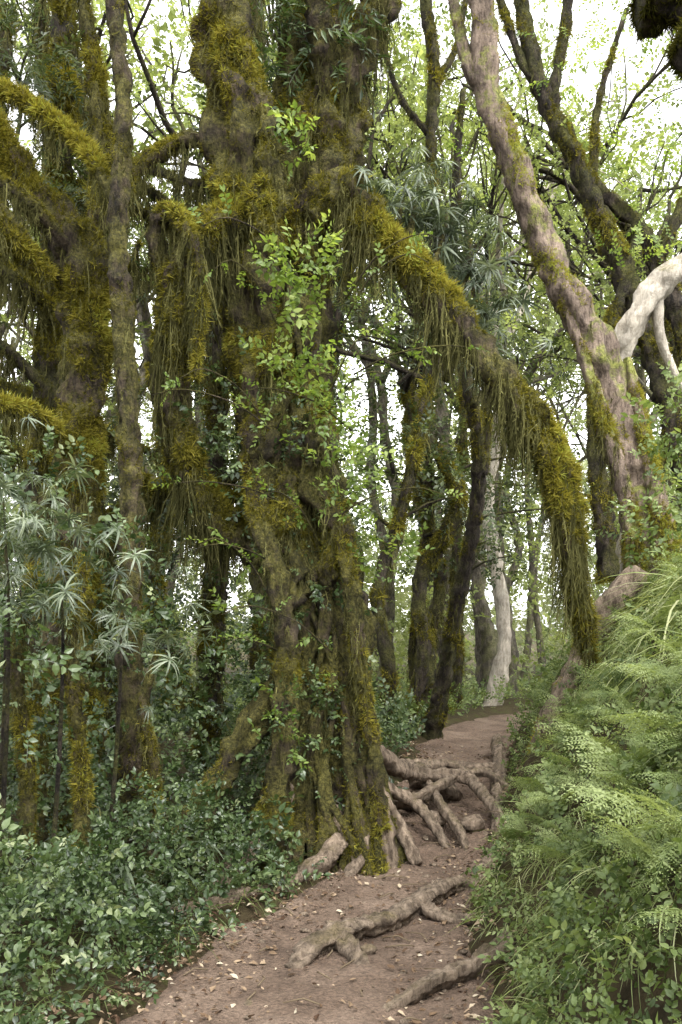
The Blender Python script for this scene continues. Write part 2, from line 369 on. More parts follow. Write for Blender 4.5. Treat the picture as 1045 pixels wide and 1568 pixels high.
# ------------------------------------------------------------------ main tree
mt=Tree('giant_mossy_tree',M_bark)
A=[(-.12,7.6,-.1,.26),(-.15,7.6,.5,.2),(-.18,7.58,1.1,.22),(-.22,7.5,1.85,.23),(-.36,7.5,2.6,.23),(-.54,7.5,3.6,.22),(-.66,7.5,4.6,.2),(-.76,7.5,5.6,.21),(-.91,7.5,6.6,.18),(-1.0,7.6,8,.15),(-.9,7.8,9.5,.1)]
B=[(.2,7.85,-.1,.24),(.11,7.8,.6,.18),(.03,7.75,1.1,.19),(0,7.8,1.85,.18),(-.15,7.8,2.6,.17),(-.22,7.8,3.6,.17),(-.33,7.8,4.35,.19),(-.2,7.8,5.35,.2),(-.05,7.8,6.0,.17),(.2,7.8,6.5,.14),(.45,7.8,7.5,.12),(.5,8,9,.08)]
Cc=[(-.4,7.9,4.4,.18),(-.5,7.9,5.1,.16),(-.42,7.9,5.6,.15),(-.35,7.9,6.2,.13),(-.45,8,7.4,.1)]
D=[(-.4,7.65,4.8,.17),(0,7.5,5.12,.15),(.34,7.4,4.72,.115),(.8,7.3,4.15,.1),(1.14,7.2,3.65,.105),(1.5,7.2,3.15,.12),(1.62,7.2,2.78,.11),(1.7,7.2,2.35,.085),(1.8,7.3,1.85,.06),(1.9,7.45,1.5,.035)]
E=[(-.3,7.5,1.65,.13),(-.55,7.35,1.25,.1),(-.8,7.2,.85,.09),(-1.0,7.05,.5,.1),(-1.25,6.95,.0,.13)]
F=[(-.45,7.7,2.3,.15),(-.9,7.6,2.6,.13),(-1.15,7.5,2.95,.12),(-1.27,7.4,3.6,.12),(-1.2,7.3,4.3,.12),(-1.0,7.3,4.75,.11),(-.7,7.4,4.9,.1)]
G=[(-.8,7.5,5.4,.07),(-1.1,7.5,5.55,.06),(-1.4,7.5,5.42,.055),(-1.62,7.45,5.2,.045),(-1.65,7.4,4.8,.03)]
H=[(-.1,7.8,5.9,.09),(-.15,7.6,6.5,.09),(-.3,7.5,7.2,.08)]
I=[(-1.25,7.4,4.2,.08),(-1.38,7.3,4.7,.065),(-1.25,7.2,4.85,.055),(-1.08,7.1,4.6,.045),(-1.02,7.1,4.2,.035),(-1.05,7.1,3.6,.02)]
J=[(-.3,7.3,2.9,.1),(-.05,7.2,2.6,.08),(.06,7.15,2.2,.06),(.12,7.2,1.6,.055),(.22,7.3,1.0,.05),(.3,7.3,.3,.05)]
K=[(-.5,7.35,3.3,.1),(-.62,7.2,2.7,.08),(-.48,7.15,2.2,.08),(-.4,7.2,1.6,.08),(-.42,7.15,.9,.09),(-.5,7.1,.35,.12),(-.56,7.05,-.1,.16)]
L2=[(-.35,7.7,4.9,.14),(.0,7.8,5.5,.13),(.1,7.9,6.2,.12),(-.05,8.0,7.0,.1),(.1,8.1,8.2,.07)]
for k,(P,sd,md,sz) in enumerate([(A,30,6500,.03),(B,24,4500,.028),(Cc,18,4500,.028),(D,18,9000,.032),(E,16,2500,.022),(F,18,7000,.032),(G,12,8000,.028),(H,12,4000,.028),(I,12,7000,.028),(J,14,6000,.024),(K,16,7000,.025),(L2,16,4500,.028)]):
    tb=tube(mt.b,P,.04,sd,.34,.14,k*11)
    moss_on(mt.m,tb,md,sz,.6,{0:0,1:.3,2:.3,3:-.4,4:1.2,5:-.1,6:-.4,7:.3,8:-.5,9:.4,10:.1,11:.3}[k],.54 if k in(0,3,6,8,9,10) else .44)
    if k==0: hang_on(mt.h,tb,380,.06,.4,rb=.45,t0=.15,t1=.9,under=.2)
    if k==1: hang_on(mt.h,tb,360,.06,.5,rb=.4,t0=.15,t1=.95,under=.2)
    if k in(2,11): hang_on(mt.h,tb,320,.1,.6,rb=.35,under=.2)
    if k==3: hang_on(mt.h,tb,800,.06,.75,rb=.45,t0=.03,t1=.97)
    if k==5: hang_on(mt.h,tb,600,.1,.85,rb=.33,t0=.1)
    if k in(6,7): hang_on(mt.h,tb,160,.05,.4)
    if k==8: hang_on(mt.h,tb,350,.1,.6,rb=.38)
    if k in(9,10): hang_on(mt.h,tb,200,.05,.3,rb=.5,t1=.75)
for k in range(36):
    z0=-.05; z1=rng.uniform(2.0,5.2); a0=rng.uniform(-3.0,.3); n=8; P=[]; tw0=rng.normal()*.6
    for q in range(n):
        z=z0+(z1-z0)*q/(n-1); cx=np.interp(z,[p[2] for p in A],[p[0] for p in A])+.1*(1 if z<3 else .5)
        rad=np.interp(z,[0,.5,1.2,2,3,5],[.5,.36,.31,.29,.27,.25])*rng.uniform(.9,1.22)
        aa=a0+.3*math.sin(q*1.1+k)+tw0*q/n
        P.append((cx-.04+rad*math.cos(aa),7.6+rad*.9*math.sin(aa),z,rng.uniform(.015,.04)*(1.35-q*.1)))
    tb=tube(mt.b,P,.05,8,.2,.1,k+50)
    moss_on(mt.m,tb,2600,.024,.4,.3,.52)
    if k%2==0: hang_on(mt.h,tb,70,.05,.3,t0=.2)
for k,(x,z,rr,dz) in enumerate([(-.42,2.7,.1,.35),(-.35,2.2,.09,.35),(-.62,3.2,.1,.35),(-.5,3.9,.1,.3),(-.55,5.1,.1,.6),(-.2,3.1,.08,.3),(-.08,2.3,.07,.25)]):
    tb=tube(mt.b,[(x-.03,7.3,z-dz,rr*.3),(x,7.24,z-dz*.4,rr),(x+.02,7.26,z+.1,rr*.8),(x-.04,7.35,z+dz,rr*.4)],.03,18,.6,.2,k+90)
    moss_on(mt.m,tb,10000,.024,.6,-1,.68); hang_on(mt.h,tb,350,.05,.35,rb=.58)
roots=[[(.1,7.7,1.0,.1),(.3,7.9,.78,.08),(.5,8.2,.62,.065),(.78,8.6,.53,.055),(1.1,8.65,.5,.05),(1.26,8.2,.34,.045),(1.33,7.85,.16,.04),(1.36,7.7,-.0,.03)],
 [(.1,7.5,.9,.09),(.26,7.42,.5,.075),(.33,7.36,.25,.07),(.37,7.3,-.03,.06)],
 [(.2,7.5,.6,.08),(.4,7.6,.34,.055),(.5,7.5,.17,.05),(.58,7.4,-.0,.04)],
 [(.42,8.1,.65,.055),(.75,8.9,.56,.045),(1.0,9.15,.56,.04),(1.25,9.2,.46,.025)],
 [(1.0,8.65,.5,.04),(.85,8.45,.46,.045),(.65,8.3,.38,.045),(.45,8.2,.34,.04)],
 [(1.05,8.65,.5,.04),(1.3,8.9,.52,.035),(1.5,8.6,.4,.03)],
 [(.75,8.6,.48,.04),(.85,8.2,.32,.04),(.95,7.9,.18,.04),(1.0,7.7,.02,.03)],
 [(-.12,7.65,.55,.1),(-.05,7.35,.28,.1),(-.08,7.05,.14,.07),(-.28,6.75,.07,.055),(-.48,6.45,-.02,.04)],
 [(-.4,7.4,.6,.1),(-.55,7.1,.25,.09),(-.75,6.8,.08,.07),(-.95,6.6,-.1,.05)],
 [(.35,8.0,.5,.05),(.6,8.1,.36,.045),(.75,7.95,.2,.04),(.85,7.8,.02,.03)],
 [(.5,9.3,.55,.04),(.9,9.5,.52,.04),(1.3,9.45,.5,.035),(1.6,9.6,.5,.03)],
 [(.1,7.5,.5,.07),(.16,7.3,.22,.055),(.12,7.15,.06,.05),(.02,6.95,-.02,.03)],
 [(.6,8.4,.5,.035),(.9,8.75,.5,.03),(1.2,9.0,.5,.03),(1.45,9.3,.48,.025)]]
rb=Bag()
for k,P in enumerate(roots): tube(rb,P,.03,14,.2,.16,k+140)
e=bpy.data.objects.new('exposed_tree_roots',None); scene.collection.objects.link(e)
rb.build('roots',M_root,True,e)
pr=[[(1.3,6.5,.22,.05),(1.02,6.4,.08,.04),(.85,6.5,.06,.04),(.72,6.42,.08,.05),(.52,6.08,.07,.055),(.29,5.7,.05,.055),(.1,5.5,.06,.05),(-.02,5.38,.05,.065),(-.15,5.2,.03,.06),(-.24,5.0,-.02,.04)],
 [(.5,6.1,.05,.045),(.55,5.85,.05,.04),(.7,5.75,.03,.03),(.85,5.85,.03,.03)],
 [(.72,6.42,.05,.045),(.62,6.6,.03,.03),(.7,6.8,.0,.03)],
 [(-.02,5.38,.03,.05),(.06,5.15,.03,.045),(.12,5.0,-.02,.04)],
 [(.2,4.4,-.02,.025),(.35,4.52,.04,.035),(.5,4.66,.06,.04),(.65,4.75,.09,.04),(.85,4.8,.2,.04)],
 [(-.36,6.55,-.0,.04),(-.55,6.3,.05,.04),(-.75,6.0,.06,.045),(-1.0,5.7,.07,.04),(-1.25,5.4,.04,.03)],
 [(1.75,11,.65,.05),(1.62,10,.55,.06),(1.45,9,.42,.06),(1.32,8.2,.25,.06),(1.2,7.4,.1,.05)],
 [(1.25,7.6,.12,.04),(1.1,7.3,.04,.04),(1.0,7.1,.0,.03)]]
pb=Bag()
for k,P in enumerate(pr): tube(pb,P,.025,18,.26,.2,k+170)
pb.build('roots_across_path',M_root,True)
for c,rad,n,s,rbv in [((-.3,7.0,4.3),(.3,.25,.35),60,.2,.6),((-.35,7.0,3.6),(.25,.2,.4),36,.19,.55),((-.1,7.0,3.3),(.2,.2,.5),34,.19,.5),((.1,6.95,2.9),(.35,.25,.4),34,.19,.5),((-.3,7.2,5.4),(.2,.2,.2),14,.2,.6),((-.4,7.0,1.1),(.3,.15,.5),20,.17,.3),((.3,7.2,2.3),(.3,.2,.4),24,.19,.4)]:
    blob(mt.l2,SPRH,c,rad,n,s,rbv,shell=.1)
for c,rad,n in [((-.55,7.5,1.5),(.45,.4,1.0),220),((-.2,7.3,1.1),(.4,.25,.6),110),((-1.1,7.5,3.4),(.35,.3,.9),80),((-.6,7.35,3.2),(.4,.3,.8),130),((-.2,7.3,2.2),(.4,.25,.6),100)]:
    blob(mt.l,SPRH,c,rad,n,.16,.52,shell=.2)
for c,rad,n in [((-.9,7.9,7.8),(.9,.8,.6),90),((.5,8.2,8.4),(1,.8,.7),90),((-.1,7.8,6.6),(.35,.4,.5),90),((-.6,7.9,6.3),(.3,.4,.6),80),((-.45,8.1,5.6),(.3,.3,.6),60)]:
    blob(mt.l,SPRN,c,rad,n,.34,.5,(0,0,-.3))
for x,y,z,n,s in [(.45,7.6,5.05,34,.15),(.8,7.7,4.95,46,.16),(1.0,7.8,4.7,36,.16),(1.15,7.9,4.4,24,.15),(.6,7.8,5.3,24,.14),(1.3,7.9,4.0,20,.14),(1.0,7.8,4.2,20,.14)]:
    P=np.array([x,y,z])+rng.normal(size=(n,3))*[.22,.15,.13]
    putz(mt.st,ROS,P,s*(.6+.6*rng.random(n)),.5+rng.normal(size=n)*.2,.7)
    tube(mt.b,[(x*.7+.1,7.5,z-.5,.03),(x,y,z-.1,.018),(x+.05,y+.1,z+.2,.01)],.08,6,.1,.05,int(n))
for k in range(18):
    x0,z0=rng.uniform(-.6,.1),rng.uniform(1.6,4.6); sx=rng.choice([-1,1]); L0=rng.uniform(.4,.9); up=rng.uniform(.1,.6)
    P=[(x0,7.25,z0,.008),(x0+sx*L0*.35,7.0,z0+up*.7,.006),(x0+sx*L0*.75,6.9,z0+up,.005),(x0+sx*L0,6.85,z0+up*.8,.003)]
    tb=tube(mt.b,P,.06,5,.1,0,k,False)
    ii=rng.integers(0,len(tb['C']),6); blobP=tb['C'][ii]
    put(mt.l2,SPRH,blobP,unit(rng.normal(size=(6,3))+np.array([sx*.8,0,.2])),.11+.08*rng.random(6),np.clip(.5+rng.normal(size=6)*.2,0,1),hint=np.array([0,0,1.])+rng.normal(size=(6,3))*.4)
mt.build(M_shrub,M_bright)
t=Tree('slender_mossy_tree',M_bark)
tb=tube(t.b,[(-1.45,7,-.1,.1),(-1.5,7,1.5,.08),(-1.5,7,2.9,.07),(-1.6,7,4.5,.065),(-1.56,7,5.5,.06),(-1.65,7,6.6,.055),(-1.7,7,8.5,.05)],.04,16,.3,.15,5)
moss_on(t.m,tb,4500,.022,.3,.3,.45); hang_on(t.h,tb,140,.04,.2,under=.2)
blob(t.l,SPRN,(-1.8,7.2,8.4),(1.2,1,.9),80,.34,.4,(0,0,-.3))
t.build()
t=Tree('mossy_tree',M_bark)
for k,(P,md,hg) in enumerate([
 ([(-2.2,8,-.2,.26),(-2.2,8,2,.2),(-2.15,8,3.0,.17),(-2.1,8,4.2,.17),(-2.15,8,4.9,.17),(-2.45,8,5.25,.13),(-2.8,8,5.8,.1),(-3.3,8,6.6,.1),(-3.6,8,8,.08)],9500,280),
 ([(-3.3,7.5,6.2,.055),(-2.9,7.5,6.0,.055),(-2.6,7.5,5.92,.05),(-2.3,7.5,5.75,.05),(-1.96,7.4,5.45,.045),(-1.72,7.2,5.05,.04),(-1.6,7.05,4.8,.03)],9000,180),
 ([(-2.15,8,3.2,.08),(-2.4,7.5,3.45,.05),(-2.8,7,3.4,.045),(-3.4,6.7,3.3,.04)],9000,500),
 ([(-2.15,8,4.9,.1),(-1.98,8.1,5.3,.08),(-2.05,8.3,6.2,.07),(-2.25,8.4,7.5,.05)],5000,180),
 ([(-2.7,7.6,5.3,.04),(-2.4,7.6,5.1,.04),(-2.15,7.9,4.8,.04)],7000,250),
 ([(-2.9,7.4,5.4,.07),(-2.6,7.5,4.9,.08),(-2.35,7.8,4.6,.08)],8000,380)]):
    tb=tube(t.b,P,.045,18,.34,.12,k+20); moss_on(t.m,tb,md,.033,.5,-.5,.6); hang_on(t.h,tb,hg,.05,.5,rb=.45)
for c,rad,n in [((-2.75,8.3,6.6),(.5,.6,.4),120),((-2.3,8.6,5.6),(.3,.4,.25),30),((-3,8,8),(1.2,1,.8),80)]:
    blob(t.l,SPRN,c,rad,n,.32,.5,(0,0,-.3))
t.build()
for k,(x,y,r0,ln) in enumerate([(-3.0,9,.14,.2),(-3.9,10.5,.17,-.3),(-2.9,11,.12,-.1),(-1.3,9.4,.12,.12),(-.95,11.5,.12,-.02),(-4.9,12,.2,.2),(-2.3,9.6,.09,-.1)]):
    t=Tree('mossy_tree',M_barkd)
    P=[(x+ln*q*.6+rng.normal()*.1,y+rng.normal()*.08,-.1+q*1.6,r0*(1-.08*q)) for q in range(7)]
    tb=tube(t.b,P,.07,14,.34,.12,k+33); moss_on(t.m,tb,4000,.04,.4,-.3,.48); hang_on(t.h,tb,230,.1,.6,w=.007,rb=.42,t0=.1,under=.3)
    for q in range(4):
        z=rng.uniform(2.2,6.0); sx=rng.choice([-1,1]); L0=rng.uniform(.7,1.5); bx=x+ln*z*.37
        tb=tube(t.b,[(bx,y,z,.06),(bx+sx*L0*.5,y-.2,z+.35,.045),(bx+sx*L0,y-.4,z+.25+rng.normal()*.3,.03),(bx+sx*L0*1.3,y-.5,z+.7,.02)],.07,9,.25,.1,k*7+q)
        moss_on(t.m,tb,4500,.035,.5,-1,.55); hang_on(t.h,tb,260,.08,.7,w=.007,rb=.44)
        blob(t.l,SPRN if q%2 else SPR,(bx+sx*L0*1.2,y-.2,z+.6),(.5,.6,.35),45,.32,.5)
    t.build()
for k,(x,y,h) in enumerate([(-1.65,6.1,2.2),(-1.95,6.0,2.1),(-1.3,6.6,1.6),(-2.15,6.9,2.8),(-1.9,5.2,1.6)]):
    t=Tree('mossy_sapling',M_bark)
    tb=tube(t.b,[(x,y,-.2,.06),(x+.03,y,.8,.045),(x-.04,y,h*.75,.04),(x+.05,y+.05,h,.02)],.04,12,.35,.15,k+70)
    moss_on(t.m,tb,6500,.024,.4,-.2,.55); hang_on(t.h,tb,160,.04,.2,under=.2)
    blob(t.l,SPRH,(x,y,h+.05),(.4,.3,.3),34,.2,.5); blob(t.l,SPRH,(x,y-.1,h*.6),(.3,.25,.6),16,.17,.5); t.build(M_shrub)
# ------------------------------------------------------------------ right trees
t=Tree('leaning_tree',M_barkr)
for k,(P,md,thr,hg) in enumerate([
 ([(1.1,9,9.5,.08),(1.25,9,8.4,.1),(1.3,9,7.6,.11),(1.34,9,6.82,.12),(1.62,9,5.98,.12),(1.95,9,5.14,.13),(2.33,9,4.42,.15),(2.6,9,3.52,.18),(2.78,9,2.92,.2),(2.95,9,2.2,.27)],5000,1.05,35),
 ([(1.34,9,6.8,.1),(1.2,9,6.95,.07),(1.1,9.1,7.4,.05),(.9,9.3,8.6,.04)],3500,.8,15),
 ([(2.62,8.95,4.3,.04),(2.75,8.85,3.5,.07),(2.85,8.8,2.9,.09),(2.95,8.8,2.3,.1)],8000,-.3,100),
 ([(2.0,8.95,4.9,.03),(2.2,8.9,4.3,.05),(2.4,8.85,3.6,.07),(2.6,8.85,2.9,.08),(2.7,8.9,2.2,.1)],8000,-.8,260)]):
    tb=tube(t.b,P,.045,20,.24,.09,k+200); moss_on(t.m,tb,md,.028,.5,thr,.78); hang_on(t.h,tb,hg,.05,.45,t0=.3)
t.build()
t=Tree('pale_barked_tree',M_pale)
tube(t.b,[(4.4,9.2,6.3,.08),(3.6,9.1,5.5,.09),(3.2,9,5.2,.10),(2.9,9,4.95,.105),(2.68,9.05,4.6,.10),(2.62,9.2,4.2,.10),(2.9,9.6,3.2,.14),(3.0,9.8,2.0,.2)],.05,16,.24,.12,301)
tube(t.b,[(2.9,9,4.95,.06),(2.98,9.1,4.5,.045),(3.3,9.3,4.0,.03)],.06,10,.1,.05,302)
blob(t.l,SPR,(4.4,9.2,7),(1,1,.9),60,.35,.6); t.build(M_bright)
t=Tree('forked_tree',M_barkd)
for k,P in enumerate([[(2.0,12,11,.06),(2.2,12,9.6,.08),(2.46,12,8.5,.1),(2.86,12,7.7,.11),(3.4,12,6.4,.13),(3.9,12,5.1,.15),(4.4,12,3.2,.2),(4.6,12,2,.25)],
 [(2.9,12,10.5,.05),(2.75,12,9.3,.06),(2.62,12,8.2,.07),(3.05,12,7.4,.08),(3.6,12,6.9,.09),(3.9,12,6.3,.1),(4.3,12,5.2,.12),(4.6,12,3.5,.15)],
 [(2.46,12,8.5,.06),(2.2,12,8.9,.05),(1.9,12,9.8,.04)],[(3.1,12,7.3,.05),(3.15,12,8.3,.04),(3.5,12,9.5,.03)],
 [(4.8,12,10,.05),(4.4,12,8.6,.06),(4.35,12,7.6,.06),(3.9,12,6.4,.07)],[(3.5,11.9,6.2,.07),(3.2,11.9,5.3,.08),(3.1,11.9,4.2,.1),(3.3,12,2.5,.14)]]):
    tb=tube(t.b,P,.07,14,.28,.1,k+220); moss_on(t.m,tb,2200,.036,.5,.1,.5); hang_on(t.h,tb,50,.05,.3)
for q in range(17):
    blob(t.l,SPR,(rng.uniform(2.4,5.5),12+rng.normal()*.6,rng.uniform(6,11)),(.6,.6,.4),24,.3,.7)
t.build(M_bright)
t=Tree('slender_tree',M_barkd)
for k,P in enumerate([[(.8,10,9.5,.04),(.87,10,8.3,.055),(.95,10,7.6,.06),(.92,10,6.67,.055),(1.0,10.1,5.8,.05),(1.25,10.5,5.0,.06),(1.55,11,3.6,.08),(1.35,11.8,1.9,.09),(1.1,12.4,.3,.12)],
 [(.95,10,7.4,.04),(1.2,10.1,7.9,.03),(1.35,10.2,8.8,.025)],[(.9,10,6.9,.035),(.6,10,7.3,.03),(.35,10,8.1,.02)],
 [(1.6,11,3.6,.06),(1.6,10.8,4.6,.05),(1.45,10.6,5.6,.04),(1.25,10.5,6.6,.04),(1.3,10.4,7.6,.03)]]):
    tb=tube(t.b,P,.06,12,.25,.1,k+240); moss_on(t.m,tb,2500,.032,.5,.2,.5); hang_on(t.h,tb,60,.05,.3)
blob(t.l,SPR,(.6,10,8.4),(.6,.6,.4),24,.28,.6); blob(t.l,SPR,(1.4,10.4,7),(.6,.4,.5),20,.26,.6); t.build(M_bright)
t=Tree('overhanging_mossy_tree',M_barkd)
for k,P in enumerate([[(3.2,3.0,.5,.2),(3.1,3.0,2.2,.17),(2.7,3.0,3.4,.15),(2.0,3.0,3.8,.14),(1.45,3.0,3.6,.14),(1.15,3.0,3.48,.12),(1.05,3.0,3.42,.06)],[(1.3,3.05,3.6,.1),(1.1,3.1,3.68,.09),(.95,3.1,3.66,.06)]]):
    tb=tube(t.b,P,.03,16,.4,.15,k+250); moss_on(t.m,tb,12000,.016,.4,-1.4,.08); hang_on(t.h,tb,600,.03,.16,w=.0022,rb=.12,t0=.4)
t.build()
lb=Bag()
tb=tube(lb,[(1.82,9.0,.4,.17),(1.9,8.95,.8,.15),(2.02,8.85,1.2,.13),(2.22,8.7,1.65,.12),(2.4,8.6,2.0,.14),(2.65,8.6,2.3,.12)],.05,16,.2,.12,260)
lb2=Bag(); moss_on(lb2,tb,2500,.03,.8,1.2,.6)
e=bpy.data.objects.new('leaning_dead_trunk',None); scene.collection.objects.link(e)
lb.build('log',M_root,True,e); lb2.build('moss',M_moss,False,e)
# ------------------------------------------------------------------ branching trees (mid + background)
def branchy(bb,lb,p,d,r,length,depth,rs,tp,leafsc,nleaf,rbv):
    n=4; P=[(p[0],p[1],p[2],r)]; q=np.array(p,float); d=np.array(d,float)
    for i in range(n):
        d=unit(d+rs.normal(size=3)*.24+np.array([0,0,.07])); q=q+d*length/n
        P.append((q[0],q[1],q[2],r*(1-.5*(i+1)/n)))
    tube(bb,P,.25 if r>.05 else .35,8 if r>.08 else 5,.1,.06,int(rs.integers(1e6)),False)
    if depth==0:
        if nleaf>0: blob(lb,tp,q,(length*.5,length*.5,length*.3),nleaf,leafsc,rbv+rs.normal()*.12)
        return
    for k in range(3):
        f=rs.uniform(.45,1); base=np.array(P[min(4,int(round(f*4)))][:3])
        branchy(bb,lb,base,unit(d*.7+rs.normal(size=3)*.65+np.array([0,0,.15])),r*.5,length*rs.uniform(.5,.75),depth-1,rs,tp,leafsc,nleaf,rbv)
def bgtree(bb,lb,x,y,r,h,seed,leafsc=.5,nleaf=60,rbv=.5,lean=0,nb=4):
    rs=np.random.default_rng(seed); z0=float(gh(x,y))-.2
    P=[(x,y,z0,r*1.25)]
    for q in range(1,6):
        P.append((x+lean*q/5*h*.5+rs.normal()*.18,y+rs.normal()*.15,z0+h*.55*q/5,r*(1-.09*q)))
    tb=tube(bb,P,.15,11,.3,.12,seed,True)
    for k in range(nb):
        branchy(bb,lb,np.array(P[5-(k>2)][:3]),unit(np.array([rs.normal()*.55,rs.normal()*.5,.9])),r*.5,h*.28,2,rs,SPRB,leafsc,nleaf,rbv)
    return tb
mids=[(.95,14,.14,10,.12),(1.35,14.2,.09,9,-.08),(1.95,17,.10,11,.05),(.5,13,.1,9,.1),(1.5,16.5,.12,11,-.05),(2.75,18,.14,12,.0),(-.6,14,.14,10,.06),(.1,16,.14,12,-.04),(5.0,16,.14,11,-.08),(4.6,14.5,.14,10,-.08),(-2.4,14,.17,10,-.05),(-3.8,15,.18,12,.04),(5.9,16,.14,12,-.1)]
for k,(x,y,r,h,ln) in enumerate(mids):
    t=Tree('forest_tree',M_barkd if k not in(5,) else M_pale)
    hb=bgtree(t.b,t.l,x,y,r,h,500+k,.34,8 if x>0 else 9,.55,ln,3)
    if k!=5: moss_on(t.m,hb,1500,.05,.4,-.2,.52); hang_on(t.h,hb,90,.1,.5,w=.009,rb=.5,t0=.15,under=.3)
    for q in range(4 if x<3 else 1):
        z=rng.uniform(3.0,6.5); dx=rng.normal()*.9; cx=x+ln*z*.45
        tube(t.b,[(cx,y,z-.4,.03),(cx+dx*.5,y,z-.1,.02),(cx+dx,y-.1,z,.01)],.2,5,.1,.05,q,False)
        blob(t.l2,SPR,(cx+dx,y-.1,z),(.75,.6,.4),34,.36,.5)
    t.build(M_bg_haze,M_dark)
bb=Bag(); lbg=Bag(); lfar=Bag()
for k in range(34):
    y=rng.uniform(18,34); x=rng.uniform(-.4,.4)*y
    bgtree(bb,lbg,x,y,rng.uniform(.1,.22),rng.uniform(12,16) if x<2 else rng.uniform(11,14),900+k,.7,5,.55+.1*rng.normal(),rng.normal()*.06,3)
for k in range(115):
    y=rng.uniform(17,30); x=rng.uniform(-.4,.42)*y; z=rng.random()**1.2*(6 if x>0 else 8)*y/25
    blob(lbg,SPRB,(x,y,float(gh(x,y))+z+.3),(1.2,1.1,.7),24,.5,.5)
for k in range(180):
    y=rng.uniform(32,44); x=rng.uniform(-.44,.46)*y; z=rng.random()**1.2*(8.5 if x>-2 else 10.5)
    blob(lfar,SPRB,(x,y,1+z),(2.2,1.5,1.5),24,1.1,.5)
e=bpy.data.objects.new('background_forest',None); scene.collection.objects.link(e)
bb.build('trunks',M_bgb_haze,True,e); lbg.build('foliage',M_bg_haze,False,e); lfar.build('far_foliage',M_bgd_haze,False,e)
# ------------------------------------------------------------------ undergrowth left
sh=Bag()
def und(n,x0,x1,y0,y1,hf,sc,rb,tp=SPRH,bag=sh,smin=.03):
    x=rng.uniform(x0,x1,n); y=rng.uniform(y0,y1,n); l,r=edges(y); s=l-x
    k=s>smin; x,y,s=x[k],y[k],s[k]; H=hf(s,x,y)*(.7+.5*np.sin(x*3.1+y*1.3)*np.sin(y*2.7-x))
    z=gh(x,y)+H*rng.random(len(x))**.6
    hid=((x+.1)**2+(y-7.4)**2<.35); x,y,z=x[~hid],y[~hid],z[~hid]
    n=len(x); d=unit(rng.normal(size=(n,3))*.55+np.array([.15,-.45,.35]))
    put(bag,tp,np.stack([x,y,z],1),d,sc*(.5+.9*rng.random(n)),np.clip(rb+rng.normal(size=n)*.22+.12*np.sin(x*2.3+z*3)*np.sin(y*2+x*3),0,1),hint=np.array([0,-.5,1.])+rng.normal(size=(n,3))*.45)
und(4000,-3.0,.4,3.6,8.2,lambda s,x,y:np.minimum(.15+.8*s,np.interp(y,[3.5,5,6.5,8],[.9,1.5,2.1,2.5])),.155,.46)
und(900,-2.0,-.6,3.0,6.0,lambda s,x,y:np.minimum(.2+.5*s,.5),.13,.42)
und(1600,-4.5,0,6.5,10,lambda s,x,y:np.minimum(.2+1.1*s,2.8),.22,.45)
und(1500,-6,1.2,8.5,13,lambda s,x,y:np.minimum(.2+.8*s,3),.3,.5,SPR)
sh.build('undergrowth_shrubs',M_shrub)
gc=Bag()
n=4200; y=rng.uniform(11,26,n); x=rng.uniform(-.36,.4,n)*y; l,r=edges(y); k=(x<l-.1)|(x>r+.1); x=x[k];y=y[k];n=len(x)
put(gc,SPR,np.stack([x,y,gh(x,y)+rng.random(n)*.3],1),unit(rng.normal(size=(n,3))*.6+np.array([0,-.3,.7])),.3*(.6+.7*rng.random(n)),np.clip(.45+rng.normal(size=n)*.2,0,1),hint=np.array([0,-.3,1.])+rng.normal(size=(n,3))*.4)
gc.build('ground_cover_plants',M_fern)
ss=Bag(); ssb=Bag()
for x,y,z,n in [(-1.85,5.4,2.2,60),(-1.6,5.6,1.95,36),(-2.0,5.8,2.5,26),(-1.35,6.0,1.8,18)]:
    P=np.array([x,y,z])+rng.normal(size=(n,3))*[.24,.2,.16]
    putz(ss,ROS,P,.125*(.6+.6*rng.random(n)),.55+rng.normal(size=n)*.2,.7)
    tube(ssb,[(x-.2,y+.4,-.1,.02),(x-.1,y+.3,z*.5,.014),(x-.02,y+.1,z*.85,.01),(x,y,z,.006)],.1,6,.1,.05,n,False)
P=np.array([(-1.2,5.4,.35),(-.9,6.2,.35),(-1.5,5.0,.4),(-1.0,5.8,.3)]); putz(ss,ROS,P,np.array([.28,.25,.25,.22]),np.full(4,.4))
e=bpy.data.objects.new('strap_leaved_shrub',None); scene.collection.objects.link(e)
ss.build('foliage',M_strap,False,e); ssb.build('stems',M_barkd,True,e)
# ------------------------------------------------------------------ bank vegetation right
fb=Bag(); sb=Bag(); gb=Bag()
def bankpts(n,y0,y1,s0,s1):
    y=rng.uniform(y0,y1,n); l,r=edges(y); x=r+rng.uniform(s0,s1,n); k=~((y>6.5)&(y<9.2)&(x-r<.55)&(s0>.03)&(rng.random(n)<.8)); return x[k],y[k]
def fernplant(a,b,sz,m,rbv):
    z=float(gh(a,b)); ang=rng.uniform(0,2*PI)+np.arange(m)*2*PI/m+rng.normal(size=m)*.45
    d=np.stack([np.cos(ang)-.4,np.sin(ang)*.9-.3,np.full(m,.6)+rng.normal(size=m)*.3],1)
    put(fb,FRO if b<6 else FROL,np.tile([a,b,z+.06],(m,1)),d,sz*(.65+.6*rng.random(m)),np.clip(rbv+rng.normal(size=m)*.15,0,1),hint=np.array([0,0,1.])+rng.normal(size=(m,3))*.3)
x,y=bankpts(200,2.3,10.5,.2,2.3)
for a,b in zip(x,y): fernplant(a,b,rng.uniform(.18,.38),rng.integers(3,6),.58+rng.normal()*.22)
